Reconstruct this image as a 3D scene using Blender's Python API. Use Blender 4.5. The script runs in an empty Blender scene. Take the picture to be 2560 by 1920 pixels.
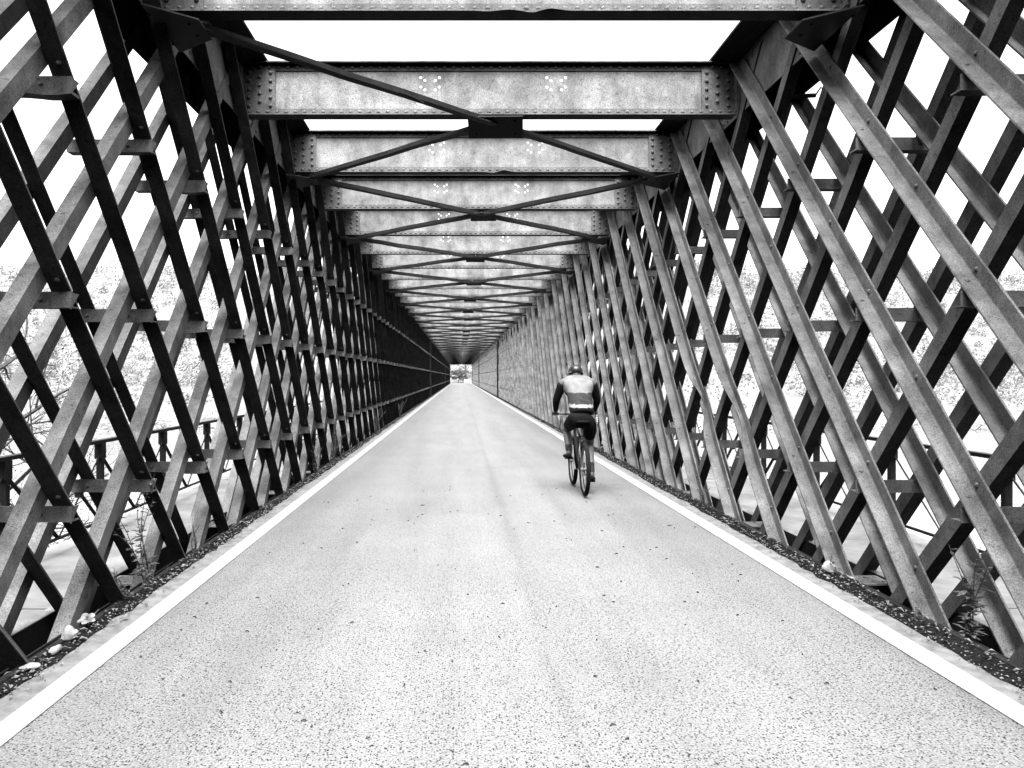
import bpy, math, random
from mathutils import Vector, Matrix, noise
random.seed(7)
R2 = math.sqrt(2)
scene = bpy.context.scene
COL = scene.collection

# ------------------------------------------------------------------ camera, sky, sun, exposure
CAM_H = 1.5
cd = bpy.data.cameras.new('camera'); cam = bpy.data.objects.new('camera', cd); COL.objects.link(cam)
cam.location = (0, 0, CAM_H); cam.rotation_euler = (math.radians(90), 0, 0)
cd.sensor_fit = 'HORIZONTAL'; cd.sensor_width = 36; cd.lens = 36*2050/2560
cd.shift_x = 0.0508; cd.shift_y = -0.0070
cd.clip_start = 0.05; cd.clip_end = 6000
scene.camera = cam

SUN_EL, SUN_ROT = math.radians(66), math.radians(183)      # from behind the camera, high
w = bpy.data.worlds.new('World'); scene.world = w; w.use_nodes = True
nt = w.node_tree; nt.nodes.clear()
sky = nt.nodes.new('ShaderNodeTexSky'); sky.sky_type = 'NISHITA'; sky.sun_disc = False
sky.sun_elevation = SUN_EL; sky.sun_rotation = SUN_ROT
sky.air_density = 1.0; sky.dust_density = 6.0; sky.ozone_density = 1.0
bw = nt.nodes.new('ShaderNodeRGBToBW'); bg = nt.nodes.new('ShaderNodeBackground'); wo = nt.nodes.new('ShaderNodeOutputWorld')
bg.inputs['Strength'].default_value = 0.05
nt.links.new(sky.outputs[0], bw.inputs[0]); nt.links.new(bw.outputs[0], bg.inputs['Color']); nt.links.new(bg.outputs[0], wo.inputs[0])

sd = bpy.data.lights.new('sun', 'SUN'); sd.energy = 1.5; sd.angle = math.radians(55); sd.color = (1, 1, 1)
sun = bpy.data.objects.new('sun', sd); COL.objects.link(sun)
sun.rotation_euler = (math.radians(24), 0, math.radians(-3))   # light travels forward (+Y) and down
sun.location = (0, -20, 40)
scene.view_settings.view_transform = 'Standard'; scene.view_settings.look = 'None'
scene.view_settings.exposure = 4.3; scene.view_settings.gamma = 1.0
scene.view_settings.use_curve_mapping = False
scene.cycles.max_bounces = 4; scene.cycles.diffuse_bounces = 0; scene.cycles.glossy_bounces = 2
scene.cycles.use_adaptive_sampling = False
try:
    scene.cycles.use_denoising = True
except Exception:
    pass

# ------------------------------------------------------------------ materials (grey tones: the photograph is black and white)
def new_mat(name, rough=0.7, spec=0.3):
    m = bpy.data.materials.new(name); m.use_nodes = True
    b = m.node_tree.nodes['Principled BSDF']
    b.inputs['Roughness'].default_value = rough
    b.inputs['Specular IOR Level'].default_value = spec
    return m, m.node_tree, b
def N(t, typ, **kw):
    n = t.nodes.new(typ)
    for k, v in kw.items():
        setattr(n, k, v)
    return n
def noise_tex(t, vec, scale, detail=4, rough=0.6):
    n = N(t, 'ShaderNodeTexNoise'); n.inputs['Scale'].default_value = scale
    n.inputs['Detail'].default_value = detail; n.inputs['Roughness'].default_value = rough
    t.links.new(vec, n.inputs['Vector']); return n.outputs['Fac']
def ramp(t, fac, stops):
    r = N(t, 'ShaderNodeValToRGB'); el = r.color_ramp.elements
    while len(el) < len(stops): el.new(0.5)
    for e, (p, v) in zip(el, stops):
        e.position = p; e.color = (v, v, v, 1)
    t.links.new(fac, r.inputs['Fac']); return r.outputs['Color']
def mix(t, mode, fac, a, b):
    m = N(t, 'ShaderNodeMixRGB', blend_type=mode)
    for i, v in enumerate((fac, a, b)):
        if isinstance(v, (int, float)):
            m.inputs[i].default_value = v if i == 0 else (v, v, v, 1)
        else:
            t.links.new(v, m.inputs[i])
    return m.outputs[0]
def pos(t, scale=(1, 1, 1)):
    g = N(t, 'ShaderNodeNewGeometry'); mp = N(t, 'ShaderNodeMapping')
    mp.inputs['Scale'].default_value = scale
    t.links.new(g.outputs['Position'], mp.inputs['Vector']); return mp.outputs['Vector']
def bump(t, b, h, strength=0.3, dist=0.01):
    n = N(t, 'ShaderNodeBump'); n.inputs['Strength'].default_value = strength; n.inputs['Distance'].default_value = dist
    t.links.new(h, n.inputs['Height']); t.links.new(n.outputs[0], b.inputs['Normal'])
def plain(name, v, rough=0.7, spec=0.3, var=0.25, scale=20.0):
    m, t, b = new_mat(name, rough, spec)
    f = noise_tex(t, pos(t), scale, 5)
    t.links.new(ramp(t, f, [(0.3, v*(1-var)), (0.7, v*(1+var))]), b.inputs['Base Color'])
    return m
def iron_mat(name, dark, light, rough, spec, streak=1.0):
    """old grey paint on iron: cloudy wear, fine grain, rust freckles"""
    m, t, b = new_mat(name, rough, spec)
    p = pos(t); ps = pos(t, (4, 4, 0.9))
    cloud = noise_tex(t, p, 3.0, 6, 0.65); grain = noise_tex(t, p, 120.0, 3, 0.8); st = noise_tex(t, ps, 1.6, 6, 0.7)
    c = ramp(t, cloud, [(0.32, dark), (0.68, light)])
    c = mix(t, 'MULTIPLY', 0.4*streak, c, ramp(t, st, [(0.33, 0.45), (0.6, 1.15)]))
    c = mix(t, 'MULTIPLY', 0.85, c, ramp(t, grain, [(0.34, 0.38), (0.66, 1.6)]))
    fre = noise_tex(t, p, 28.0, 5, 0.75)
    c = mix(t, 'MULTIPLY', 0.8, c, ramp(t, fre, [(0.33, 0.25), (0.43, 1.0)]))
    t.links.new(c, b.inputs['Base Color'])
    bump(t, b, mix(t, 'ADD', 0.5, fre, grain), 0.35, 0.004)
    return m
def leafy(name, v, var, scale):
    m, t, b = new_mat(name, 0.9, 0.1); f = noise_tex(t, pos(t), scale, 5)
    c = ramp(t, f, [(0.3, v*(1-var)), (0.7, v*(1+var))])
    d, tr, mx = N(t, 'ShaderNodeBsdfDiffuse'), N(t, 'ShaderNodeBsdfTranslucent'), N(t, 'ShaderNodeMixShader')
    t.links.new(c, d.inputs[0]); t.links.new(c, tr.inputs[0]); t.links.new(d.outputs[0], mx.inputs[1]); t.links.new(tr.outputs[0], mx.inputs[2])
    t.links.new(mx.outputs[0], t.nodes['Material Output'].inputs['Surface']); return m
M = {}
M['iron'] = iron_mat('grey iron paint', 0.042, 0.115, 0.6, 0.03)
M['iron_dark'] = iron_mat('dark iron with shade in colour', 0.008, 0.016, 0.6, 0.04)  # same ironwork; shade on undersides and unlit parts is put into the colour
M['panel'] = iron_mat('weathered iron panel with light in colour', 0.062, 0.155, 0.7, 0.1, 1.3)  # same paint as the bars, lightened: light on the webs is in the colour
M['angle'] = iron_mat('weathered iron angle', 0.038, 0.10, 0.65, 0.04)
M['rail'] = iron_mat('black railing paint', 0.004, 0.008, 0.5, 0.1)

def asphalt():
    m, t, b = new_mat('light worn asphalt', 0.6, 0.12)
    p = pos(t)
    fine = noise_tex(t, p, 95.0, 3, 0.75); mid = noise_tex(t, p, 38.0, 4, 0.8); big = noise_tex(t, p, 0.9, 5, 0.6)
    lng = noise_tex(t, pos(t, (1.6, 0.10, 1)), 1.5, 4, 0.6)
    c = ramp(t, fine, [(0.36, 0.006), (0.44, 0.080), (0.55, 0.114), (0.66, 0.148)])
    c = mix(t, 'MULTIPLY', 0.9, c, ramp(t, mid, [(0.33, 0.10), (0.39, 0.9), (0.6, 1.05)]))
    for sc_, lo, hi, keep in ((80.0, .27, .40, .55), (34.0, .14, .24, .80), (7.0, .040, .065, .82), (2.3, .016, .03, .6)):   # dark chips between the pale stones
        vo = N(t, 'ShaderNodeTexVoronoi'); vo.inputs['Scale'].default_value = sc_
        pv = pos(t, (1, .8, 0)); t.links.new(pv, vo.inputs['Vector'])
        spot = ramp(t, vo.outputs['Distance'], [(lo, 0.06), (hi, 1.0)])
        sr = N(t, 'ShaderNodeSeparateColor'); t.links.new(vo.outputs['Color'], sr.inputs[0])
        on = ramp(t, sr.outputs[0], [(keep-.01, 0.0), (keep, 1.0)])
        c = mix(t, 'MULTIPLY', on, c, spot)
    c = mix(t, 'MULTIPLY', 0.35, c, ramp(t, big, [(0.3, 0.72), (0.65, 1.12)]))
    c = mix(t, 'MULTIPLY', 0.55, c, ramp(t, lng, [(0.32, 0.72), (0.62, 1.08)]))
    # the tar seam between the two asphalt strips
    sx = N(t, 'ShaderNodeSeparateXYZ'); t.links.new(p, sx.inputs[0])
    wob = N(t, 'ShaderNodeMath', operation='MULTIPLY_ADD'); t.links.new(noise_tex(t, p, 1.3, 3), wob.inputs[0])
    wob.inputs[1].default_value = 0.10; wob.inputs[2].default_value = -0.53
    ad = N(t, 'ShaderNodeMath', operation='ADD'); t.links.new(sx.outputs[0], ad.inputs[0]); t.links.new(wob.outputs[0], ad.inputs[1])
    ab = N(t, 'ShaderNodeMath', operation='ABSOLUTE'); t.links.new(ad.outputs[0], ab.inputs[0])
    c = mix(t, 'MULTIPLY', 0.8, c, ramp(t, ab.outputs[0], [(0.0, 0.82), (0.08, 1.0)]))
    t.links.new(c, b.inputs['Base Color'])
    bump(t, b, mix(t, 'ADD', 0.5, fine, mid), 0.5, 0.006)
    return m
M['asphalt'] = asphalt()
def paint_line():
    m, t, b = new_mat('white road paint', 0.6, 0.3)
    p = pos(t)
    c = ramp(t, noise_tex(t, p, 80.0, 4, 0.75), [(0.36, 0.05), (0.44, 0.17), (0.7, 0.25)])
    t.links.new(c, b.inputs['Base Color']); return m
M['line'] = paint_line()
M['gutter'] = plain('pale concrete gutter', 0.09, 0.75, 0.25, 0.45, 9)
M['slab'] = plain('pale concrete walkway', 0.085, 0.8, 0.1, 0.4, 2)
M['soil'] = plain('dark wet soil', 0.007, 0.95, 0.0, 0.8, 45)
M['stone'] = plain('mixed gravel', 0.10, 0.8, 0.1, 0.95, 45)
M['leaf_dry'] = plain('pale dry leaf', 0.11, 0.8, 0.1, 0.9, 25)
M['paper'] = plain('white paper scrap', 0.18, 0.8, 0.2, 0.15, 12)
M['weed'] = leafy('pale weed leaf', 0.12, 0.6, 30)
M['weed_stem'] = plain('dark weed stem', 0.03, 0.7, 0.3, 0.4, 30)
M['bark'] = plain('dark bark', 0.03, 0.85, 0.2, 0.5, 8)
M['twig'] = plain('dark twig', 0.022, 0.85, 0.2, 0.4, 8)
M['hill'] = plain('pale dry hillside', 0.07, 0.9, 0.1, 0.45, 0.2)
M['bank'] = plain('dark grassy bank', 0.03, 0.9, 0.1, 0.5, 0.5)
M['scrub'] = leafy('pale hillside foliage', 0.145, 0.3, 0.1)
M['scrub_dark'] = leafy('darker hillside foliage', 0.095, 0.35, 0.1)
M['leaf'] = leafy('tree leaf', 0.075, 0.6, 0.8)
M['drift'] = plain('bleached driftwood', 0.12, 0.9, 0.1, 0.8, 3)
def water():
    m, t, b = new_mat('river water', 0.12, 0.5)
    b.inputs['Base Color'].default_value = (0.09, 0.09, 0.09, 1)
    bump(t, b, noise_tex(t, pos(t, (1, 0.5, 1)), 0.9, 5, 0.6), 0.25, 0.1)
    return m
M['water'] = water()
M['jersey'] = plain('pale jersey cloth', 0.085, 0.8, 0.05, 0.25, 14)
M['jersey_grey'] = plain('charcoal jersey cloth', 0.016, 0.8, 0.05, 0.6, 22)
M['cloth_black'] = plain('black cycling cloth', 0.004, 0.8, 0.05, 0.3, 18)
M['stripe'] = plain('white cloth stripe', 0.12, 0.8, 0.2, 0.2, 18)
M['skin'] = plain('skin', 0.06, 0.55, 0.35, 0.15, 18)
M['helmet'] = plain('black helmet shell', 0.008, 0.35, 0.25, 0.3, 18)
M['rubber'] = plain('black tyre rubber', 0.006, 0.8, 0.05, 0.3, 30)
M['metal'] = plain('dull bicycle metal', 0.10, 0.35, 0.6, 0.2, 30)
M['frame_paint'] = plain('black bicycle paint', 0.008, 0.35, 0.3, 0.2, 30)
M['car_paint'] = plain('white car paint', 0.55, 0.3, 0.5, 0.05, 5)
M['car_glass'] = plain('dark car glass', 0.02, 0.1, 0.6, 0.05, 5)
M['car_trim'] = plain('black car trim', 0.012, 0.6, 0.3, 0.1, 5)
M['lamp_lens'] = plain('tail lamp lens', 0.08, 0.2, 0.5, 0.1, 5)

# ------------------------------------------------------------------ mesh helpers
class MB:
    def __init__(s): s.v = []; s.f = []; s.mi = []; s.cur = 0
    def add(s, vs, fs):
        o = len(s.v); s.v += [tuple(p) for p in vs]
        for f in fs: s.f.append(tuple(o+i for i in f)); s.mi.append(s.cur)
    def box(s, x0, x1, y0, y1, z0, z1):
        s.add([(x0,y0,z0),(x1,y0,z0),(x1,y1,z0),(x0,y1,z0),(x0,y0,z1),(x1,y0,z1),(x1,y1,z1),(x0,y1,z1)],
              [(3,2,1,0),(4,5,6,7),(0,1,5,4),(1,2,6,5),(2,3,7,6),(3,0,4,7)])
    def sweep(s, rings, cap=True):
        n = len(rings[0]); vs = [p for r in rings for p in r]; fs = []
        for i in range(len(rings)-1):
            for j in range(n):
                a = i*n+j; b = i*n+(j+1) % n
                fs.append((a, b, b+n, a+n))
        if cap:
            fs.append(tuple(reversed(range(n)))); fs.append(tuple(range((len(rings)-1)*n, len(rings)*n)))
        s.add(vs, fs)
    def tube(s, pts, rad, n=6, cap=True, flat=1.0):
        pts = [Vector(p) for p in pts]; rings = []
        if not hasattr(rad, '__len__'): rad = [rad]*len(pts)
        up = None
        for i, p in enumerate(pts):
            d = (pts[min(i+1, len(pts)-1)] - pts[max(i-1, 0)])
            d = d.normalized() if d.length > 1e-9 else Vector((0, 0, 1))
            if up is None:
                up = Vector((0, 0, 1)) if abs(d.z) < 0.9 else Vector((0, 1, 0))
            a = d.cross(up)
            if a.length < 1e-4: a = d.cross(Vector((1, 0.3, 0)))
            a.normalize(); b = a.cross(d).normalized(); up = b
            rings.append([p + (a*math.cos(2*math.pi*k/n) + b*flat*math.sin(2*math.pi*k/n))*rad[i] for k in range(n)])
        s.sweep(rings, cap)
    def dome(s, c, nrm, r, h=None, n=6):
        c = Vector(c); nrm = Vector(nrm).normalized(); h = h or r*0.75
        a = nrm.orthogonal().normalized(); b = nrm.cross(a); vs = []
        for rr, hh in ((r, 0), (r*0.78, h*0.62)):
            for k in range(n):
                t = 2*math.pi*k/n; vs.append(c + (a*math.cos(t)+b*math.sin(t))*rr + nrm*hh)
        vs.append(c + nrm*h); fs = []
        for k in range(n):
            fs.append((k, (k+1) % n, n+(k+1) % n, n+k)); fs.append((n+k, n+(k+1) % n, 2*n))
        s.add(vs, fs)
    def torus(s, c, axis, R, r, n=32, m=8):
        c = Vector(c); axis = Vector(axis).normalized(); a = axis.orthogonal().normalized(); b = axis.cross(a)
        vs = []; fs = []
        for i in range(n):
            t = 2*math.pi*i/n; d = a*math.cos(t)+b*math.sin(t)
            for j in range(m):
                q = 2*math.pi*j/m; vs.append(c + d*(R+r*math.cos(q)) + axis*r*math.sin(q))
        for i in range(n):
            for j in range(m):
                fs.append((i*m+j, ((i+1) % n)*m+j, ((i+1) % n)*m+(j+1) % m, i*m+(j+1) % m))
        s.add(vs, fs)
    def ball(s, c, rx, ry, rz, n=12, m=8, jit=0.0):
        c = Vector(c); vs = [c+Vector((0, 0, rz))]; fs = []
        for i in range(1, m):
            ph = math.pi*i/m
            for j in range(n):
                th = 2*math.pi*j/n; k = 1+random.uniform(-jit, jit)
                vs.append(c+Vector((rx*math.sin(ph)*math.cos(th)*k, ry*math.sin(ph)*math.sin(th)*k, rz*math.cos(ph)*k)))
        vs.append(c-Vector((0, 0, rz)))
        for j in range(n):
            fs.append((0, 1+j, 1+(j+1) % n)); e = 1+(m-2)*n
            fs.append((e+(j+1) % n, e+j, len(vs)-1))
        for i in range(m-2):
            for j in range(n):
                a = 1+i*n+j; b = 1+i*n+(j+1) % n; fs.append((a, a+n, b+n, b))
        s.add(vs, fs)
    def mesh(s, name, mats, smooth=False):
        me = bpy.data.meshes.new(name); me.from_pydata(s.v, [], s.f)
        for m in (mats if isinstance(mats, (list, tuple)) else [mats]): me.materials.append(m)
        me.polygons.foreach_set('material_index', s.mi)
        if smooth: me.polygons.foreach_set('use_smooth', [True]*len(me.polygons))
        me.validate(); me.update(); return me
    def obj(s, name, mats, parent=None, smooth=False, loc=(0, 0, 0), **props):
        return link(name, s.mesh(name, mats, smooth), parent, loc, **props)
def link(name, data, parent=None, loc=(0, 0, 0), **props):
    o = bpy.data.objects.new(name, data); COL.objects.link(o); o.location = loc
    if parent: o.parent = parent
    for k, v in props.items(): o[k] = v
    return o
def empty(name, loc=(0, 0, 0), parent=None, **props):
    o = link(name, None, parent, loc, **props); o.empty_display_size = 0.2; return o
def sstep(a, b, x):
    t = min(1, max(0, (x-a)/(b-a))); return t*t*(3-2*t)
def plate_with_holes(outline, holes, thick, name, mat):
    """flat plate drawn in XZ, thickness along Y, round holes really cut through"""
    cu = bpy.data.curves.new(name, 'CURVE'); cu.dimensions = '2D'; cu.fill_mode = 'BOTH'; cu.extrude = thick/2
    def spl(pts):
        sp = cu.splines.new('POLY'); sp.points.add(len(pts)-1); sp.use_cyclic_u = True
        for p, (a, b) in zip(sp.points, pts): p.co = (a, b, 0, 1)
    spl(outline)
    for (cx, cz, r) in holes: spl([(cx+r*math.cos(2*math.pi*k/10), cz+r*math.sin(2*math.pi*k/10)) for k in range(10)])
    o = bpy.data.objects.new(name, cu); COL.objects.link(o)
    dg = bpy.context.evaluated_depsgraph_get()
    me = bpy.data.meshes.new_from_object(o.evaluated_get(dg))
    bpy.data.objects.remove(o); bpy.data.curves.remove(cu)
    me.transform(Matrix.Rotation(math.radians(90), 4, 'X')); me.name = name
    me.materials.clear(); me.materials.append(mat)
    return me

# ------------------------------------------------------------------ key dimensions (metres, camera at the origin, road runs along +Y)
P = 1.228                      # spacing of the lattice bars; node height step is the same
Y0 = 6.50                      # a bar crosses camera height here
S = 2*P                        # spacing of the crossbeams
BEAM_Y0 = 6.32                 # first crossbeam in view
XR, XRO = 2.95, 3.35           # right truss: inner and outer web planes
XL, XLO = -2.34, -2.74         # left truss
XC = (XR+XL)/2
END = 185.0                    # far end of the bridge
CH_Z0, CH_Z1 = 4.28, 4.86      # top chord plates
BW, BT = 0.12, 0.013           # angle leg width, thickness

# ------------------------------------------------------------------ setting: terrain, river, road, walkways
def hill_h(x, y):
    n = noise.noise(Vector((x*0.004, y*0.004, 3.1))) + 0.5*noise.noise(Vector((x*0.012, y*0.012, 7.7)))
    return n
def ter(x, y):
    z = -9.0
    z += 6.0*(1-sstep(8, 34, y + 0.25*abs(x)))*1.0                      # near bank
    z += 8.2*(1-sstep(-6, 4, y))*(1-sstep(10, 26, abs(x)))*0.35
    z += 62*sstep(46, 130, -y)                                            # added rise behind the camera, unseen, blocks low sky light
    far = sstep(122, 150, y + 5*noise.noise(Vector((x*0.03, 0, 0))))
    z += 4.6*far
    z += 3.6*sstep(150, 184, y)
    rise = sstep(170, 520, y)*(63 + 14*hill_h(x, y)) * (0.25+0.75*sstep(10, 90, abs(x-XC)))
    z += rise + (0.8*noise.noise(Vector((x*0.08, y*0.08, 1))) if y > 150 and abs(x-XC) > 9 else 0)
    if abs(x-XC) < 30 and y > 176:
        f = 1-sstep(6, 30, abs(x-XC)); r = -0.35 if y < 200 else -0.35-0.5*sstep(195, 240, y)
        r += 20*sstep(262, 420, y)
        z = z*(1-f) + r*f
    return z
mb = MB()
xs = sorted(set([-1600, -1200, -900, -700, -560, 560, 700, 900, 1200, 1600] + list(range(-460, 461, 20)) + list(range(-48, 49, 6))))
ys = sorted(set([-400, -200, -150, -135, -120, -105, -90, -75, -60, -45, -34] + list(range(-24, 60, 6)) + list(range(60, 120, 15)) + list(range(118, 210, 5)) + list(range(210, 620, 15)) + [660, 720, 800, 950, 1200, 1600]))
def sheet(name, ys, mat):
    mb = MB(); mb.add([(x, y, ter(x, y)) for y in ys for x in xs],
       [(j*len(xs)+i, j*len(xs)+i+1, (j+1)*len(xs)+i+1, (j+1)*len(xs)+i) for j in range(len(ys)-1) for i in range(len(xs)-1)])
    return mb.obj(name, mat, None, True, kind='structure')
sheet('riverbank', [y for y in ys if y <= 60], M['bank']); sheet('hill', [y for y in ys if y >= 60], M['hill'])  # the bank sheet also carries the added light-blocking rise
mb = MB(); mb.add([(-1600, 0, -7), (1600, 0, -7), (1600, 160, -7), (-1600, 160, -7)], [(0, 1, 2, 3)])
mb.obj('river', M['water'], kind='structure')

RX0, RX1 = -2.215, 2.825
def road_z(y): return -0.9*sstep(188, 262, y)
ry = [-40, -9, 20, 60, 100, 140, 184, 192, 200, 210, 220, 230, 240, 250, 262, 275]
mb = MB()
for a, b in zip(ry[:-1], ry[1:]):
    za, zb = road_z(a), road_z(b)
    mb.add([(RX0, a, za), (RX1, a, za), (RX1, b, zb), (RX0, b, zb), (RX0, a, za-.25), (RX1, a, za-.25), (RX1, b, zb-.25), (RX0, b, zb-.25)],
           [(0, 1, 2, 3), (7, 6, 5, 4), (0, 3, 7, 4), (1, 5, 6, 2)])
road = mb.obj('road', M['asphalt'], kind='structure')
def strip(name, x0, x1, z, mat, y1=250, jag=0.0, **props):
    mb = MB(); yy = [-6 + 0.25*i for i in range(int((60+6)/0.25))] if jag else [-6]
    yy += [60, 100, 140, 184, 192, 200, 210, 220, 230, 240, y1]
    vs = []
    for y in yy:
        j = jag*noise.noise(Vector((y*1.7, x0, 0))) + jag*0.6*noise.noise(Vector((y*5.1, x1, 0)))
        if props.get('side', 1) > 0: vs += [(x0+j, y, road_z(y)+z), (x1, y, road_z(y)+z)]
        else: vs += [(x0, y, road_z(y)+z), (x1+j, y, road_z(y)+z)]
    mb.add(vs, [(2*i, 2*i+1, 2*i+3, 2*i+2) for i in range(len(yy)-1)])
    props.pop('side', None)
    return mb.obj(name, mat, road, **props)
strip('edge_line', -1.989, -1.8585, 0.0055, M['line'])
strip('edge_line', 2.412, 2.559, 0.0055, M['line'])
strip('gutter_strip', RX0+.01, -1.9885, 0.0025, M['gutter'], 184, 0)
strip('gutter_strip', 2.5585, RX1-.01, 0.0025, M['gutter'], 184, 0)
def soil(x_wall, x_road):
    mb = MB(); yy = [-4+.045*i for i in range(760)] + [31+.5*i for i in range(306)]; nx = 7; vs = []
    for y in yy:
        e = x_road + (.05*noise.noise(Vector((y*1.3, x_wall, 0))) + .03*noise.noise(Vector((y*6.0, x_wall, 2))))
        for i in range(nx):
            t = i/(nx-1); x = x_wall + (e-x_wall)*t
            z = .006 + .026*(1-t)**.7*(.35+.65*abs(noise.noise(Vector((x*22, y*16, 1)))*1.6)) + (.008*noise.noise(Vector((x*60, y*50, 4))) if t < .95 else 0)
            vs.append((x, y, max(z, .005) if t < .99 else .0045))
    mb.add(vs, [(j*nx+i, j*nx+i+1, (j+1)*nx+i+1, (j+1)*nx+i) for j in range(len(yy)-1) for i in range(nx-1)])
    mb.obj('soil_band', M['soil'], road)
soil(RX0+.004, -2.125); soil(RX1-.004, 2.69)
for xa, xb in ((RX0-.045, RX0-.002), (RX1+.002, RX1+.045)):
    mb = MB(); mb.box(xa, xb, -6, 184, -.2, .022); mb.obj('kerb_edging', M['iron_dark'], road)

for nm, xa, xb in (('walkway_left', -3.95, XLO-.17), ('walkway_right', XRO+.17, 4.72)):
    wk = empty(nm, (0, 0, 0), kind='structure')
    y = -4.0; k = 0
    while y < 100:
        L = 2.45
        mb = MB(); dz = random.uniform(-.006, .006)
        mb.box(xa, xb, y+.006, y+L-.006, -.30, -.14+dz); mb.obj('slab', M['slab'], wk); y += L
    mb = MB(); mb.box(xa, xb, y, END, -.30, -.14); mb.box(xa, xb, -36, -4.0, -.30, -.14); mb.obj('slab', M['slab'], wk, kind='stuff')

# ------------------------------------------------------------------ the bridge
bridge = empty('lattice_bridge', (XC, 0, 0), label='long black riveted iron lattice bridge with crossbeams overhead enclosing the road', category='bridge')
bridge.location = (0, 0, 0)

def bar_rings(fam, xp, sx, se, zs, simple=False, dent=None, BW=.12, LEG=.12):
    """rings of an angle-iron bar; z measured from camera height, y from its crossing of camera height"""
    h = BW/2; f = 0.010; B_ = LEG
    if simple: sec = [(0, -h), (B_, -h), (B_, -h+BT), (BT, -h+BT), (BT, h), (0, h)]
    else: sec = [(0, -h), (B_-.003, -h), (B_, -h+.004), (B_-.002, -h+BT), (BT+f, -h+BT), (BT+f*.3, -h+BT+f*.3), (BT, -h+BT+f), (BT, h-.003), (BT-.004, h), (0, h)]
    rings = []
    for z in zs:
        ring = []
        for px, a in sec:
            a2 = a if se < 0 else -a
            s = z*R2 - a2
            y = (s-a2)/R2 if fam == 'A' else (-s+a2)/R2
            x = xp + sx*px; zz = (s+a2)/R2
            if dent:
                zc, amp, wid = dent
                g = math.exp(-((z-zc)/wid)**2); gg = (px/LEG)
                x += -sx*amp*g*(0.25+gg); y += 0.5*amp*g*math.sin((z-zc)*9)*gg; zz += 0.25*amp*g*gg
            ring.append((x, y, zz))
        rings.append(ring)
    return rings
ZB0, ZB1 = -1.5-0.55, 4.80-1.5
FAMS = {  # wall, web, family, plane x, direction the free leg points, which edge carries it
    'R': [('A', XR, -1, -1, True), ('B', XR+.003, 1, -1, False), ('A', XRO, -1, -1, False), ('B', XRO+.003, 1, -1, False)],
    'L': [('B', XL, 1, -1, True), ('A', XL-.003, -1, 1, False), ('B', XLO, 1, -1, False), ('A', XLO-.003, -1, 1, False)]}
def bar_mesh(fam, xp, sx, se, front, dent=None):
    mb = MB()
    zs = [ZB0, ZB1] if not dent else [ZB0, dent[0]-.9] + [dent[0]-.7+.1*i for i in range(15)] + [dent[0]+.9, ZB1]
    sz = dict(BW=.115, LEG=.115) if front else dict(BW=.112, LEG=.10)
    rg = bar_rings(fam, xp, sx, se, zs, dent=dent, **sz)
    mb.sweep(rg if (fam == 'A') == (sx*se > 0) else [list(reversed(r)) for r in rg])
    if front:
        for k in range(-2, 5):
            z = k*P/2
            if dent and abs(z-dent[0]) < .5: continue
            y = z if fam == 'A' else -z
            mb.dome((xp+sx*BT, y, z), (sx, 0, 0), .017, .014)
        n = Vector((0, -1, 1)) if fam == 'A' else Vector((0, -1, -1))
        for z in (-.68, .548, 1.776):
            a = -BW/2 + (BT if fam == 'A' else 0)
            s = z*R2 - a
            y = (s-a)/R2 if fam == 'A' else (-s+a)/R2
            mb.dome((xp+sx*BW*.55, y, z), n, .017, .013)
    return mb.mesh('lattice_bar', M['iron'])
walls = {}
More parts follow.
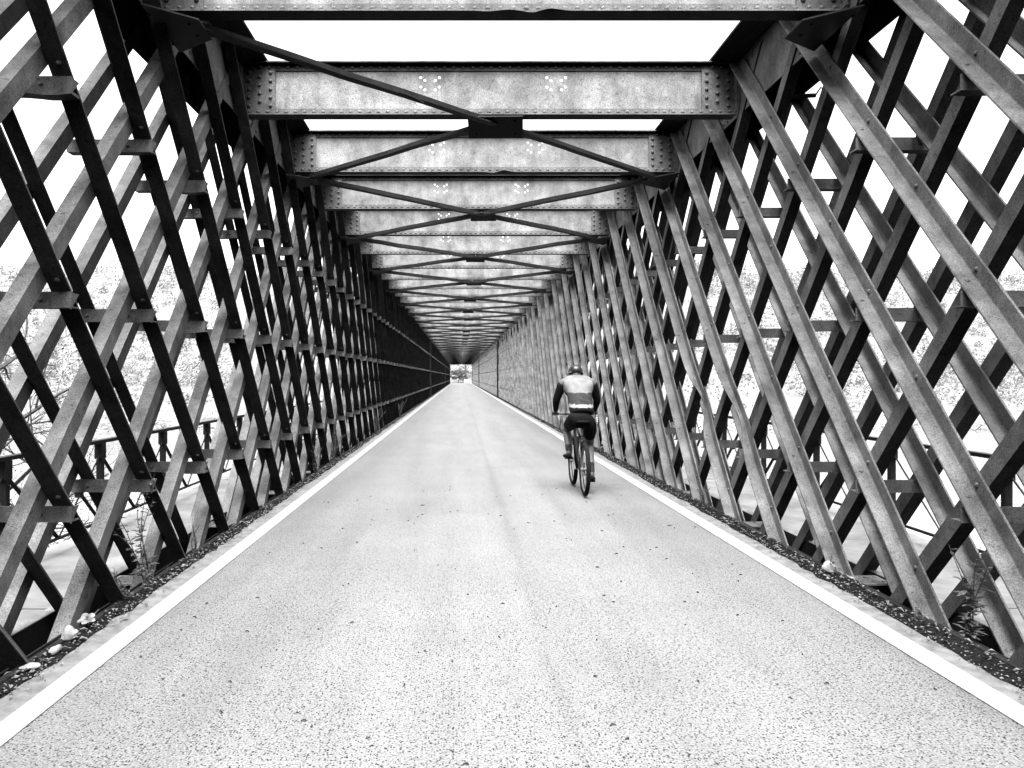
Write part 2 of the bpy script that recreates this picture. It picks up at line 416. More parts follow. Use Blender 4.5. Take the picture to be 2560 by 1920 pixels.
for side, lab in (('R', 'lattice web whose inner bars lean toward the camera at the foot'), ('L', 'lattice web whose inner bars lean away at the foot')):
    wl = empty('lattice_web', (0, 0, 0), bridge, label=lab); walls[side] = wl
    far = MB()
    for fam, xp, sx, se, front in FAMS[side]:
        me = bar_mesh(fam, xp, sx, se, front)
        dents = {2: bar_mesh(fam, xp, sx, se, front, (-.42, .07, .28)), 3: bar_mesh(fam, xp, sx, se, front, (-.30, .09, .25))} if (side == 'R' and front) else {}
        k0 = -34; kv = -5 if fam == 'A' else -3  # bars behind the camera are added, unseen, to shade the near road
        shown = 0; k = k0
        while Y0 + k*P < END - 1.5:
            y = Y0 + k*P
            if k >= kv and shown < 37:
                o = link('lattice_bar', dents.get(k, me), wl, (random.uniform(-.003, .003), y + random.uniform(-.012, .012), CAM_H))
                shown += 1
            else:
                far.sweep([[(a, b+y, c+CAM_H) for a, b, c in r] for r in bar_rings(fam, xp, sx, se, [ZB0, ZB1], True, None, .105, .09)])
            k += 1
    far.obj('distant_and_unseen_bars', M['iron'], wl, kind='stuff')  # far bars plus the added ones behind the camera
    # tie angles between the inner and outer webs
    inner, outer = (XR, XRO) if side == 'R' else (XL, XLO)
    sg = 1 if side == 'R' else -1
    def tie_mesh(bent=False):
        mb = MB(); x0 = inner - sg*(BW-.005); x1 = outer + sg*.10
        t = .010; hgt = .092; dep = .10
        for (za, zb, ya, yb) in ((-hgt, 0, 0, t), (-hgt, -hgt+t, t, dep)):
            n = 9; r = []
            for i in range(n):
                x = x0+(x1-x0)*i/(n-1); d = -.018*math.exp(-((i-1.5)/1.6)**2) if bent else 0
                r.append([(x, ya, za+d), (x, yb, za+d), (x, yb, zb), (x, ya, zb)])
            mb.sweep(r if sg > 0 else [list(reversed(q)) for q in r])
        # little clip that closes the corner under the tie
        if sg < 0:
          xa = inner - sg*(BW-.004); xb = inner - sg*(BW-.012)
          mb.add([(xa, .002, -.006), (xa, .10, -.006), (xa, .002, -.10), (xb, .002, -.006), (xb, .10, -.006), (xb, .002, -.10)],
               [(0, 1, 2), (5, 4, 3), (0, 2, 5, 3), (2, 1, 4, 5), (1, 0, 3, 4)])
        for xx in (inner+sg*.06, outer-sg*.05):
            mb.dome((xx, 0, -.045), (0, -1, 0), .014, .011)
        return mb.mesh('tie_angle', M['iron'])
    tm, tmb = tie_mesh(), tie_mesh(True)
    fart = MB()
    for row in (-1, 0, 1):
        zt = (0.49 + row*P)
        k = -34; shown = 0
        while Y0 + k*P < END-1.5:
            if side == 'R': y = Y0 + .085 + zt + k*P + BT*1.5
            else: y = Y0 - .085 - zt + k*P - .006
            if y > -34 and y < END-1:
                if y > 2 and shown < 50:
                    link('tie_angle', tmb if random.random() < .15 else tm, wl, (0, y, zt+CAM_H + random.uniform(-.004, .004))); shown += 1
                else:
                    x0 = inner - sg*.11; x1 = outer + sg*.1
                    fart.box(min(x0, x1), max(x0, x1), y, y+.1, zt+CAM_H-.09, zt+CAM_H)
            k += 1
    fart.obj('distant_and_unseen_ties', M['iron'], wl, kind='stuff')  # far ties, with the unseen added ones behind the camera

# chords
def chord(side):
    inner, outer = (XR, XRO) if side == 'R' else (XL, XLO)
    sg = 1 if side == 'R' else -1
    xi0 = inner - .004 + sg*(BT+.006)*1.0; y = -1.5-14*S; k = 0  # chord carried on behind the camera, unseen, to darken the near road
    rv = MB()
    # inner top plates, sheet by sheet, between the two bar layers
    while y < END:
        y1 = min(y+S, END)
        if y < 75:
            mb = MB(); xa = inner + sg*(BT+.008); mb.box(min(xa, xa+sg*.012), max(xa, xa+sg*.012), y+.006, y1-.006, CH_Z0+random.uniform(-.006, .006), CH_Z1)
            mb.obj('chord_plate', M['panel'], bridge)
            # splice plate with staggered rivets, proud of the sheet
            ya, yb = y+.45, y+1.42
            xs0 = inner + sg*(BT+.0065); xs1 = inner + sg*.0035
            if k % 3 != 1:
                for r in range(6):
                    for c in range(7):
                        zz = CH_Z0+.05+r*.085; yy = ya+.06+c*.13+(.065 if r % 2 else 0)
                        rv.dome((inner+sg*(BT+.008), yy, zz), (-sg, 0, 0), .016, .014)
            else:
                for r in range(6):
                    rv.dome((inner+sg*(BT+.008), y+.1, CH_Z0+.05+r*.09), (-sg, 0, 0), .014, .012)
            mb = MB(); xa = outer + sg*(BT+.008); mb.box(min(xa, xa+sg*.012), max(xa, xa+sg*.012), y+.006, y1-.006, CH_Z0, CH_Z1)
            mb.obj('chord_plate', M['iron_dark'], bridge)  # outer plate darkened: its lack of light is put into the colour
        y = y1; k += 1
    mb = MB()
    for X in (inner, outer):
        xa = X + sg*(BT+.008); mb.box(min(xa, xa+sg*.012), max(xa, xa+sg*.012), -1.5+S*32, END, CH_Z0, CH_Z1)
    mb.obj('distant_chord', M['iron'], bridge, kind='stuff')
    rv.obj('rivets', M['angle'], bridge, kind='stuff')
    # top cover plate
    mb = MB(); xa, xb = inner - sg*.29, outer + sg*.29
    mb.box(min(xa, xb), max(xa, xb), -1.5-14*S, END, CH_Z1+.002, CH_Z1+.022); mb.obj('top_cover', M['iron_dark'], bridge)
    # flange angle under the cover, road side
    mb = MB(); xa = inner - sg*.005
    mb.box(min(xa, xa-sg*.11), max(xa, xa-sg*.11), -1.5-14*S, END, CH_Z1-.012, CH_Z1); mb.obj('top_angle', M['iron'], bridge)
    # bottom chord: two upright plates, floor and battens
    for X, zt in ((inner, -.03), (outer, -.10)):
        mb = MB(); xa = X + sg*(BT+.012)
        mb.box(min(xa, xa+sg*.012), max(xa, xa+sg*.012), -1.5-14*S, END, -.80, zt); mb.obj('bottom_plate', M['iron_dark'], bridge)  # shade inside the trough is painted into these plates
    mb = MB(); xa = outer + sg*.028; mb.box(min(xa, xa+sg*.09), max(xa, xa+sg*.09), -1.5-14*S, END, -.115, -.103); mb.obj('bottom_angle', M['iron'], bridge)
    mb = MB(); mb.box(min(inner, outer)+.02, max(inner, outer)-.02, -1.5-14*S, END, -.84, -.802); mb.obj('chord_floor', M['iron_dark'], bridge)
    mb = MB(); xa, xb = inner+sg*.03, outer-sg*.001
    mb.box(min(xa, xb), max(xa, xb), -.14, .14, -.112, -.10)
    for dx in (.06, .14, .26, .34):
        for dy in (-.07, .07): mb.dome((inner+sg*(.02+dx), dy, -.10), (0, 0, 1), .02, .014)
    me = mb.mesh('batten_plate', M['panel'])
    for i in range(24): link('batten_plate', me, bridge, (0, 6.47-2*S+i*S, 0))
chord('R'); chord('L')

# crossbeams
BX0, BX1 = XL+.02, XR-.02
BZ0, BZ1 = 4.285, 4.855
holes = []
for cx in (XC+.05-.675, XC+.05+.675):
    for sx in (-1, 1):
        for (dx, dz) in ((.100, .075), (.056, .045), (.100, -.025), (.056, -.055)):
            holes.append((cx+sx*dx, 4.285+.345+dz, .0165))
web_me = plate_with_holes([(BX0, BZ0+.012), (BX1, BZ0+.012), (BX1, BZ1-.012), (BX0, BZ1-.012)], holes, .010, 'web_plate', M['panel'])
def flange_mesh(top, dents=()):
    mb = MB()
    xs = [BX0, BX1] if not dents else sorted([BX0, BX1] + [c+dx*.05 for c, a in dents for dx in range(-7, 8)])
    sgn = -1 if top else 1; zf = BZ1 if top else BZ0
    def ring(x, pts):
        r = []
        for y, z in pts:
            d = sum(a*math.exp(-((x-c)/.13)**2)*math.sin((x-c)*13+.6) for c, a in dents)
            lip = max(0, -y/.085) if y < -.02 else 0
            r.append((x, y + abs(d)*.6*lip, z + d*lip))
        return r
    H = [(-.085, zf), (-.085, zf+sgn*.014), (.095, zf+sgn*.014), (.095, zf)]
    Vf = [(-.019, zf+sgn*.0142), (-.019, zf+sgn*.082), (-.0055, zf+sgn*.082), (-.0055, zf+sgn*.0142)]
    Vb = [(.0055, zf+sgn*.0142), (.0055, zf+sgn*.082), (.019, zf+sgn*.082), (.019, zf+sgn*.0142)]
    Hm = [(-.085, zf), (-.085, zf+sgn*.014), (-.05, zf+sgn*.014), (.095, zf+sgn*.014), (.095, zf), (-.05, zf)]
    for pts in (Hm, Vf, Vb):
        r = [ring(x, pts) for x in xs]
        mb.sweep(r if not top else [list(reversed(q)) for q in r])
    return mb.mesh('top_flange' if top else 'bottom_flange', M['angle'])
bf = flange_mesh(False); tf = flange_mesh(True)
bf_b = [flange_mesh(False, [(XC+.35, .028), (XC+.02, .012)]), flange_mesh(False, [(XC+.25, .03)]), flange_mesh(False, [(XC-.4, .02)])]
def end_mesh(sg):
    mb = MB(); xa = BX0 if sg > 0 else BX1
    mb.box(min(xa, xa+sg*.35), max(xa, xa+sg*.35), -.030, -.0195, BZ0+.016, BZ1-.016)
    mb.box(min(xa-sg*.004, xa+sg*.008), max(xa-sg*.004, xa+sg*.008), -.125, -.0305, BZ0+.03, BZ1-.04)
    for c, (dx, n, off) in enumerate(((.07, 5, .11), (.185, 4, .155), (.30, 5, .11))):
        for i in range(n): mb.dome((xa+sg*dx, -.030, BZ0+off+i*.088), (0, -1, 0), .022, .021, 8)
    for i in range(5):
        for q in (0, 1): mb.dome((xa+sg*.008, -.055-.04*q, BZ0+.09+i*.09+.045*q), (sg, 0, 0), .016, .014)
    return mb.mesh('end_plate', M['angle'])
em = [end_mesh(1), end_mesh(-1)]
rv = MB()
x = BX0+.07
while x < BX1-.05:
    fr = -.030 if (x < BX0+.35 or x > BX1-.35) else -.019
    rv.dome((x, fr, BZ0+.045), (0, -1, 0), .020, .019, 8); rv.dome((x+.02, fr, BZ1-.05), (0, -1, 0), .020, .019, 8)
    x += .0985
rv_me = rv.mesh('rivets', M['angle'])
simple = MB()
nb = int((END-2-BEAM_Y0)/S)+1
for i in range(-16, nb):
    y = BEAM_Y0 + i*S
    if -2 < i < 34:
        cb = empty('crossbeam', (0, y, random.uniform(-.004, .004)), bridge)
        link('web_plate', web_me, cb)
        link('bottom_flange', bf_b[0] if i == 0 else bf_b[1] if i == 2 else bf_b[2] if i in (5, 9) else bf, cb)
        link('top_flange', tf, cb)
        for e in em: link('end_plate', e, cb)
        if i < 22: link('rivets', rv_me, cb, kind='stuff')
    else:
        simple.box(BX0, BX1, y-.005, y+.005, BZ0, BZ1)
        simple.box(BX0, BX1, y-.085, y+.09, BZ0-.014, BZ0-.001); simple.box(BX0, BX1, y-.085, y+.09, BZ1+.001, BZ1+.01)
        simple.box(BX0, BX1, y-.02, y-.0055, BZ0+.0005, BZ0+.08)
simple.obj('distant_and_unseen_crossbeams', M['panel'], bridge, kind='stuff')  # includes unseen beams added behind the camera for their shade on the road

# wind bracing under the crossbeams: crosses spanning two bays
def brace(p0, p1, kinks=(), name='brace_bar', torn=False):
    p0, p1 = Vector(p0), Vector(p1); n = 14; mb = MB(); r1 = []; r2 = []
    d = (p1-p0).normalized(); sd = d.cross(Vector((0, 0, 1))).normalized()
    if sd.y > 0: sd = -sd
    for i in range(n+1):
        t = i/n; p = p0.lerp(p1, t); o = Vector((0, 0, 0))
        for kt, kz, ks in kinks:
            g = math.exp(-((t-kt)/.10)**2); o += Vector((0, 0, kz*g)) + sd*ks*g
        p = p+o
        wd = .095*(1 - (.35*math.exp(-((t-.62)/.06)**2) if torn else 0))
        r1.append([p+sd*wd, p+sd*wd+Vector((0, 0, .011)), p+Vector((0, 0, .011)), p])
        r2.append([p+Vector((0, 0, .0112)), p+sd*.011+Vector((0, 0, .0112)), p+sd*.011+Vector((0, 0, .085)), p+Vector((0, 0, .085))])
    mb.sweep(r1); mb.sweep(r2)
    if torn:
        q = p0.lerp(p1, .60)+sd*.07
        mb.sweep([[q+sd*a+d*b+Vector((0, 0, c)) for a, c in ((0, 0), (.035, 0), (.035, .008), (0, .008))] for b, c in ()] or
                 [[q+Vector((0, 0, -.004-.05*t*t))+d*(.26*t)+sd*(a+.05*t) for a in (0, .03)] + [q+Vector((0, 0, .004-.05*t*t))+d*(.26*t)+sd*(a+.05*t) for a in (.03, 0)] for t in (0, .35, .7, 1)])
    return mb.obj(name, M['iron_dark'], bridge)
BRZ = BZ0-.016-.09
farbr = MB()
def hexplate(c, L, Wd, rot, tilt, name='brace_plate', corner=None):
    mb = MB(); pts = corner or [(-L/2, -Wd/2), (L/2, -Wd/2), (L/2*1.06, Wd/2), (-L/2*.97, Wd/2)]
    mb.sweep([[(x, y, z) for x, y in pts] for z in (0, .012)])
    for x, y in pts[:4]: mb.dome((x*.72, y*.6, 0), (0, 0, -1), .016, .013)
    o = mb.obj(name, M['iron_dark'], bridge, loc=c); o.rotation_euler = (tilt, 0, rot); return o
i = 0
while i+2 < nb:
    ya, ym, yb = (BEAM_Y0+(i+j)*S for j in range(3)); c = Vector((XC+.05, ym, BRZ)); near = i < 26
    pl = [Vector((BX0+.22, ya, BRZ)), Vector((BX1-.22, ya, BRZ)), Vector((BX0+.22, yb, BRZ)), Vector((BX1-.22, yb, BRZ))]
    for q, p in enumerate(pl):
        if i == 0 and q == 1: continue                 # one arm is missing in the photograph
        kk = [(random.uniform(.2, .8), random.uniform(-.008, .008), random.uniform(-.015, .015)) for _ in range(2)] + [(.86, -.012, .012)]
        e = c + (p-c).normalized()*.02
        if near: brace(p, e, kk, torn=(i == 0 and q == 0))
        else:
            farbr.tube([p+Vector((0, 0, .04)), e+Vector((0, 0, .04))], .055, 4)
    if near:
        if i == 0: hexplate(c+Vector((.02, 0, -.014)), .58, .42, math.radians(-2), math.radians(-15))
        else: hexplate(c+Vector((random.uniform(-.04, .04), 0, -.014)), .42, .34, random.uniform(-.08, .08), random.uniform(-.34, -.18))
        for sg, xx in ((1, BX0), (-1, BX1)):
            for yy in [ya]:
                hexplate((xx+sg*.02, yy, BRZ-.006), 0, 0, 0, math.radians(random.uniform(-3, 3)), 'corner_gusset',
                         [(0, -.42), (sg*.34, -.17), (sg*.34, .17), (0, .42)] if sg > 0 else [(0, .42), (sg*.34, .17), (sg*.34, -.17), (0, -.42)])
    i += 2
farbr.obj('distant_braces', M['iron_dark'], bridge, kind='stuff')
# portal posts where the spans meet
for yy in (61.5, 122.5, END-.6):
    for sg, X in ((1, XL), (-1, XR)):
        mb = MB(); xa = X - sg*.52; xb = X + sg*.16
        mb.box(min(xa, xb), max(xa, xb), yy, yy+.55, -.4, 4.27)
        for k in range(9): mb.dome((xb, yy+.12, .3+k*.45), (sg, 0, 0), .04, .02); mb.dome((xb, yy+.42, .3+k*.45), (sg, 0, 0), .04, .02)
        mb.obj('portal_post', M['iron_dark'], bridge)
# pipe stub with a hook on the outer chord
mb = MB(); hy, hz = 7.75, 4.15
mb.tube([(3.12, hy, hz), (3.36, hy, hz+.01)], .022, 8)
mb.tube([(3.36, hy, hz+.01), (3.385, hy, hz+.05), (3.41, hy, hz+.085), (3.435, hy, hz+.07), (3.43, hy, hz+.035)], .008, 6)
mb.obj('hook', M['iron_dark'], bridge)

# ------------------------------------------------------------------ railings along the walkways
def railing(x, lab):
    r = empty('railing', (x, 0, 0), label=lab, category='railing', group='railings along the outer walkways')
    zt, zb = .81, -.07; sp = 1.8; y0 = 6.75-sp*5
    far = MB()
    mb = MB(); mb.box(-.035, .035, y0, END, zt, zt+.035); mb.obj('top_rail', M['rail'], r)
    mb = MB(); mb.box(-.012, .012, y0, END, zb+.05, zb+.075); mb.obj('bottom_rail', M['rail'], r)
    pm = MB(); pm.box(-.03, .03, -.03, .03, zb-.05, zt-.002); pm.box(-.075, .075, -.075, .075, zb-.062, zb-.035)
    pm.box(-.04, .04, -.05, .05, zt-.16, zt-.001); pm.dome((.05, .05, zb-.036), (0, 0, 1), .016)
    pme = pm.mesh('post', M['rail'])
    def diag(y, up):
        mb = MB(); za, zc = zb+.08, zt-.10; h = .9
        def pt(t): return (0.012 if up else -.012, (y + h*t), (za + (zc-za)*t) if up else (zc - (zc-za)*t))
        if up:
            mb.tube([pt(0), pt(1)], .009, 5)
        else:
            mb.tube([pt(0), pt(.46)], .024, 4); mb.tube([pt(.54), pt(1)], .024, 4)
            c = pt(.5); mb.box(c[0]-.03, c[0]+.03, c[1]-.035, c[1]+.035, c[2]-.05, c[2]+.05)
        return mb
    dn, up = diag(0, False).mesh('railing_bar', M['rail']), diag(0, True).mesh('railing_rod', M['rail'])
    y = y0; k = 0
    while y < END-2:
        if y < 62:
            link('post', pme, r, (0, y, 0))
            for q in (0, .9): link('railing_bar', dn, r, (0, y+q, 0)); link('railing_rod', up, r, (0, y+q, 0))
        else:
            far.box(-.03, .03, y-.03, y+.03, zb-.05, zt-.002)
            for q in (0, .9): far.tube([(0, y+q, zb+.08), (0, y+q+.9, zt-.1)], .01, 3); far.tube([(.01, y+q, zt-.1), (.01, y+q+.9, zb+.08)], .022, 3)
        y += sp
    far.obj('distant_railing', M['rail'], r, kind='stuff')
railing(-3.75, 'black iron walkway railing with crossed bars beside the bare riverside tree')
railing(4.5, 'black iron walkway railing with crossed bars beyond the lattice on the cyclist side')

# ------------------------------------------------------------------ debris along the road edges
def scatter_strip(side):
    stones = MB(); leaves = MB()
    for i in range(4200):
        y = 1.5 + (random.random()**1.8)*38
        if side == 'L': x = random.triangular(RX0+.005, -2.02, RX0+.06)
        else: x = random.triangular(2.58, RX1-.005, RX1-.07)
        if random.random() > .35 + .65*(0.5+0.5*noise.noise(Vector((y*.9, x, 0)))): continue
        r = random.uniform(.002, .008) * (1.9 if random.random() < .10 else 1)
        c = Vector((x, y, .012+r*.5)); a = random.uniform(0, 6.28); sx, sy, sz = r*random.uniform(.8, 1.5), r*random.uniform(.7, 1.2), r*.7
        ca, sa = math.cos(a), math.sin(a)
        stones.add([c+Vector((ca*sx, sa*sx, 0)), c+Vector((-sa*sy, ca*sy, 0)), c-Vector((ca*sx, sa*sx, 0)), c+Vector((sa*sy, -ca*sy, 0)), c+Vector((0, 0, sz)), c-Vector((0, 0, sz))],
                   [(0, 1, 4), (1, 2, 4), (2, 3, 4), (3, 0, 4), (1, 0, 5), (2, 1, 5), (3, 2, 5), (0, 3, 5)])
    for i in range(1500):
        y = 1.5 + (random.random()**1.6)*45
        x = random.triangular(RX0-.03, -2.1, RX0+.03) if side == 'L' else random.triangular(2.66, RX1+.03, RX1-.03)
        L = random.uniform(.015, .05); Wd = L*random.uniform(.25, .5); a = random.uniform(0, 6.28)
        d = Vector((math.cos(a), math.sin(a), random.uniform(-.3, .3))); s = Vector((-math.sin(a), math.cos(a), random.uniform(-.4, .4)))
        c = Vector((x, y, .02+random.random()*.025)); k = Vector((0, 0, L*.2))
        leaves.add([c-d*L*.5, c+s*Wd*.5+k, c+d*L*.5, c-s*Wd*.5+k, c-k*.3], [(0, 4, 1), (1, 4, 2), (2, 4, 3), (3, 4, 0)])
    return stones, leaves
for side, nm in (('L', 'left'), ('R', 'right')):
    a, b = scatter_strip(side)
    a.obj('gravel_'+nm, M['stone'], kind='stuff', label='pale gravel along the foot of the %s lattice' % nm, category='gravel')
    b.obj('dead_leaves_'+nm, M['leaf_dry'], kind='stuff', label='dry leaf litter along the foot of the %s lattice' % nm, category='leaf litter')
bits = MB(); rb = random.Random(77)
for i in range(150):
    y = 1.6+10*rb.random()**1.5; x = rb.uniform(-1.8, 2.35); a = rb.uniform(0, 6.28); L = rb.uniform(.006, .03)*(1 if rb.random() < .9 else 2)
    bits.tube([(x, y, .006), (x+L*.5*math.cos(a), y+L*.5*math.sin(a), .009), (x+L*math.cos(a+.5), y+L*math.sin(a+.5), .006)], [.003, .0045, .002], 5)
bits.obj('road_debris', M['twig'], kind='stuff', label='small dark twigs and bits scattered on the asphalt', category='debris')
def crumple(loc, sx, sy, sz, lab, nm='paper_scrap', mat='paper', cat='litter', seed=1):
    mb = MB(); mb.ball((0, 0, sz*.8), sx, sy, sz, 14, 9)
    mb.v = [tuple(Vector(v)*(1+.55*noise.noise(Vector(v)*(.9/max(sx, sy)) + Vector((seed, 0, 0))))) for v in mb.v]
    mb.v = [(x, y, max(z, .001)) for x, y, z in mb.v]
    return mb.obj(nm, M[mat], loc=loc, label=lab, category=cat, group='litter along the road edge')
crumple((-2.20, 4.62, .02), .045, .055, .04, 'crumpled white bag against the foot of a left lattice bar', seed=1)
crumple((-2.19, 4.16, .018), .05, .035, .012, 'flat white paper scrap on the left kerb edging', seed=5)
crumple((-2.17, 4.40, .018), .018, .05, .018, 'narrow white paper scrap between bag and flat scrap', seed=9)
crumple((2.80, 6.2, .02), .06, .05, .045, 'crumpled white scrap below a right lattice bar', seed=13)
def big_leaf(loc, size, rot, lab):
    mb = MB(); out = []
    for k in range(22):
        a = 2*math.pi*k/22; r = size*(.62+.38*abs(math.cos(2.5*a))); out.append((r*math.cos(a), r*math.sin(a), .25*r*math.sin(a*2)*.5+.02))
    mb.add([(0, 0, .012)] + out, [(0, 1+k, 1+(k+1) % 22) for k in range(22)])
    mb.tube([(size*.5, 0, .01), (size*1.7, .01, .02)], .002, 4)
    o = mb.obj('fallen_leaf', M['leaf_dry'], loc=loc, label=lab, category='leaf', group='large fallen leaves'); o.rotation_euler = (.25, -.35, rot); return o
big_leaf((-2.21, 4.86, .05), .055, 1.0, 'large lobed pale leaf lying beside the crumpled bag')
big_leaf((2.83, 5.98, .03), .04, 2.2, 'small pale leaf beside the right crumpled scrap')
big_leaf((-2.05, 5.05, .012), .025, .4, 'small rounded pale leaf alone on the left concrete gutter')

def weed(loc, h, lean, nst, leafsz, lab, seed, grass=False):
    rnd = random.Random(seed); o = empty('weed', loc, label=lab, category='weed', group='weeds rooted along the lattice feet')
    st = MB(); lf = MB()
    for s in range(nst):
        a = rnd.uniform(0, 6.28); sp = rnd.uniform(.05, .35)*h; hh = h*rnd.uniform(.6, 1.0); pts = []
        for i in range(9):
            t = i/8
            pts.append(Vector((math.cos(a)*sp*t*t + lean[0]*t*hh + .02*math.sin(5*t+s), math.sin(a)*sp*t*t + lean[1]*t*hh + .02*math.cos(4*t+s), hh*t)))
        st.tube(pts, [.0045*(1-.8*i/8)+.001 for i in range(9)], 4)
        for i in range(int(10+hh*34)):
            t = rnd.uniform(.12, 1); q = pts[min(8, int(t*8))].lerp(pts[min(8, int(t*8)+1)], t*8-int(t*8)) if t < 1 else pts[8]
            b = rnd.uniform(0, 6.28); L = leafsz*rnd.uniform(.5, 1.2)*(1.2-.5*t)
            d = Vector((math.cos(b), math.sin(b), rnd.uniform(-.1, .8))).normalized(); sd = d.cross(Vector((0, 0, 1))).normalized()*L*.22
            lf.add([q, q+d*L*.5+sd, q+d*L+Vector((0, 0, -.2*L)), q+d*L*.5-sd], [(0, 1, 2, 3)])
    st.obj('stem', M['weed_stem'], o); lf.obj('leaves', M['weed'], o, kind='stuff')
    return o
weed((-2.30, 6.05, -.04), .85, (-.12, -.25), 5, .075, 'tall leafy weed climbing between the nearest left lattice bars', 3)
weed((-2.20, 5.45, .0), .30, (-.25, -.3), 5, .035, 'low spreading weed at the foot of a left lattice bar near the bag', 4)
weed((-2.20, 5.75, .0), .18, (.1, .1), 9, .03, 'dense bushy tuft of weed on the left kerb below the tall weed', 5)
weed((-2.25, 6.9, -.02), .45, (.1, -.05), 3, .03, 'thin upright weed just beyond the tall left weed', 6)
weed((-2.22, 12.6, .0), .55, (.02, -.1), 7, .05, 'bushy weed midway along the left kerb', 7)
weed((-2.22, 14.3, .0), .75, (.05, .05), 6, .05, 'tall bushy weed beyond the midway left weed', 8)
weed((-2.22, 21.5, .0), .8, (.05, .05), 7, .06, 'pale tall weed far down the left kerb', 9)
weed((-2.20, 30.0, .0), .8, (.05, .05), 8, .06, 'farthest big pale weed against the dark left lattice', 10)
weed((2.93, 4.75, -.08), .62, (.12, .02), 5, .08, 'tall thin weed between right lattice bars at the picture edge', 11)
weed((2.84, 9.6, .0), .22, (.05, .05), 8, .03, 'small tuft of weed at a right lattice foot beyond the scrap', 12)
weed((2.82, 6.22, .0), .16, (.0, -.2), 4, .05, 'small weed sprouting around the right crumpled scrap', 13)
weed((2.80, 5.0, .0), .10, (-.1, .0), 6, .03, 'tiny leafy weed on the right soil band near the tall weed', 14)
weed((2.80, 23.0, .0), .55, (.0, .0), 7, .05, 'pale weed far along the right kerb past the cyclist', 15)

# ------------------------------------------------------------------ bicycle and rider
BK = (1.56, 10.25, 0.008)
bike = empty('bicycle', BK, label='dark bicycle ridden along the road seen from behind', category='bicycle')
RW, FW, WR = Vector((0, 0, .335)), Vector((0, 1.06, .335)), .31
BBt = Vector((0, .43, .29)); SEAT = Vector((0, .22, .90)); HEAD_T = Vector((0, .86, .88)); HEAD_B = Vector((0, .90, .72))
for wc in (RW, FW):
    wh = empty('wheel', wc, bike)
    mb = MB(); mb.torus((0, 0, 0), (1, 0, 0), WR-.005, .028, 40, 8); mb.obj('tyre', M['rubber'], wh, True)
    mb = MB(); mb.torus((0, 0, 0), (1, 0, 0), WR-.04, .013, 40, 6); mb.obj('rim', M['metal'], wh, True)
    mb = MB()
    for k in range(28):
        a = 2*math.pi*k/28; e = (0, (WR-.045)*math.cos(a), (WR-.045)*math.sin(a)); hx = .025 if k % 2 else -.025
        mb.tube([(hx, .02*math.cos(a+.8), .02*math.sin(a+.8)), e], .0012, 3)
    mb.obj('spokes', M['metal'], wh, kind='stuff')
    mb = MB(); mb.tube([(-.05, 0, 0), (.05, 0, 0)], .02, 10); mb.obj('hub', M['metal'], wh)
mb = MB()
mb.tube([BBt, SEAT-Vector((0, 0, .18))], .016, 8); mb.tube([SEAT-Vector((0, 0, .24)), HEAD_T-Vector((0, .01, .03))], .016, 8)
mb.tube([BBt, HEAD_B+Vector((0, -.005, .02))], .019, 8); mb.tube([HEAD_B, HEAD_T], .019, 8)
for sx in (-1, 1):
    mb.tube([BBt+Vector((sx*.03, 0, 0)), RW+Vector((sx*.062, 0, 0))], .010, 6)
    mb.tube([SEAT+Vector((sx*.02, .0, -.22)), RW+Vector((sx*.062, 0, 0))], .009, 6)
mb.obj('frame', M['frame_paint'], bike, True)
mb = MB(); mb.tube([HEAD_B+Vector((0, 0, -.02)), HEAD_B+Vector((0, .01, -.05))], .02, 8)
for sx in (-1, 1): mb.tube([HEAD_B+Vector((sx*.055, .01, -.05)), FW+Vector((sx*.06, 0, 0))], .014, 8)
mb.tube([HEAD_B+Vector((-.06, .01, -.05)), HEAD_B+Vector((.06, .01, -.05))], .015, 8); mb.obj('fork', M['frame_paint'], bike, True)
mb = MB(); mb.tube([SEAT-Vector((0, -.01, .2)), SEAT], .0135, 8); mb.obj('seat_post', M['metal'], bike, True)
mb = MB(); n = 10; rr = []
for i in range(n):
    t = i/(n-1); wd = .075*(1-sstep(.15, .75, t))+.02; y = SEAT.y-.11+.27*t
    rr.append([(wd*math.cos(2*math.pi*k/8), y, SEAT.z+.02+.022*math.sin(2*math.pi*k/8)) for k in range(8)])
mb.sweep(rr); mb.obj('saddle', M['cloth_black'], bike, True)
mb = MB(); HB = HEAD_T+Vector((0, .05, .10)); mb.tube([HEAD_T, HEAD_T+Vector((0, .01, .08)), HB], .015, 8); mb.obj('handlebar_stem', M['frame_paint'], bike, True)
mb = MB(); mb.tube([HB+Vector((-.30, -.03, .02)), HB+Vector((-.12, 0, .005)), HB, HB+Vector((.12, 0, .005)), HB+Vector((.30, -.03, .02))], .013, 8); mb.obj('handlebar', M['frame_paint'], bike, True)
ca = math.radians(55)
PL = BBt+Vector((-.13, .17*math.cos(ca), .17*math.sin(ca))); PR = BBt+Vector((.13, -.17*math.cos(ca), -.17*math.sin(ca)))
for p, sx in ((PL, -1), (PR, 1)):
    mb = MB(); mb.tube([BBt+Vector((sx*.06, 0, 0)), Vector((sx*.075, p.y, p.z))], .012, 6); mb.obj('crank', M['metal'], bike)
    mb = MB(); mb.box(p.x-.05, p.x+.05, p.y-.04, p.y+.04, p.z-.012, p.z+.012); mb.obj('pedal', M['cloth_black'], bike)
mb = MB(); mb.torus(BBt+Vector((.055, 0, 0)), (1, 0, 0), .085, .006, 28, 5)
for k in range(5):
    a = 2*math.pi*k/5; mb.tube([BBt+Vector((.055, 0, 0)), BBt+Vector((.055, .085*math.cos(a), .085*math.sin(a)))], .008, 4)
mb.obj('chainring', M['metal'], bike)
mb = MB(); mb.tube([BBt+Vector((.055, 0, .085)), RW+Vector((.045, 0, .04))], .005, 4); mb.tube([BBt+Vector((.055, 0, -.085)), RW+Vector((.045, 0, -.04))], .005, 4); mb.obj('chain', M['frame_paint'], bike)
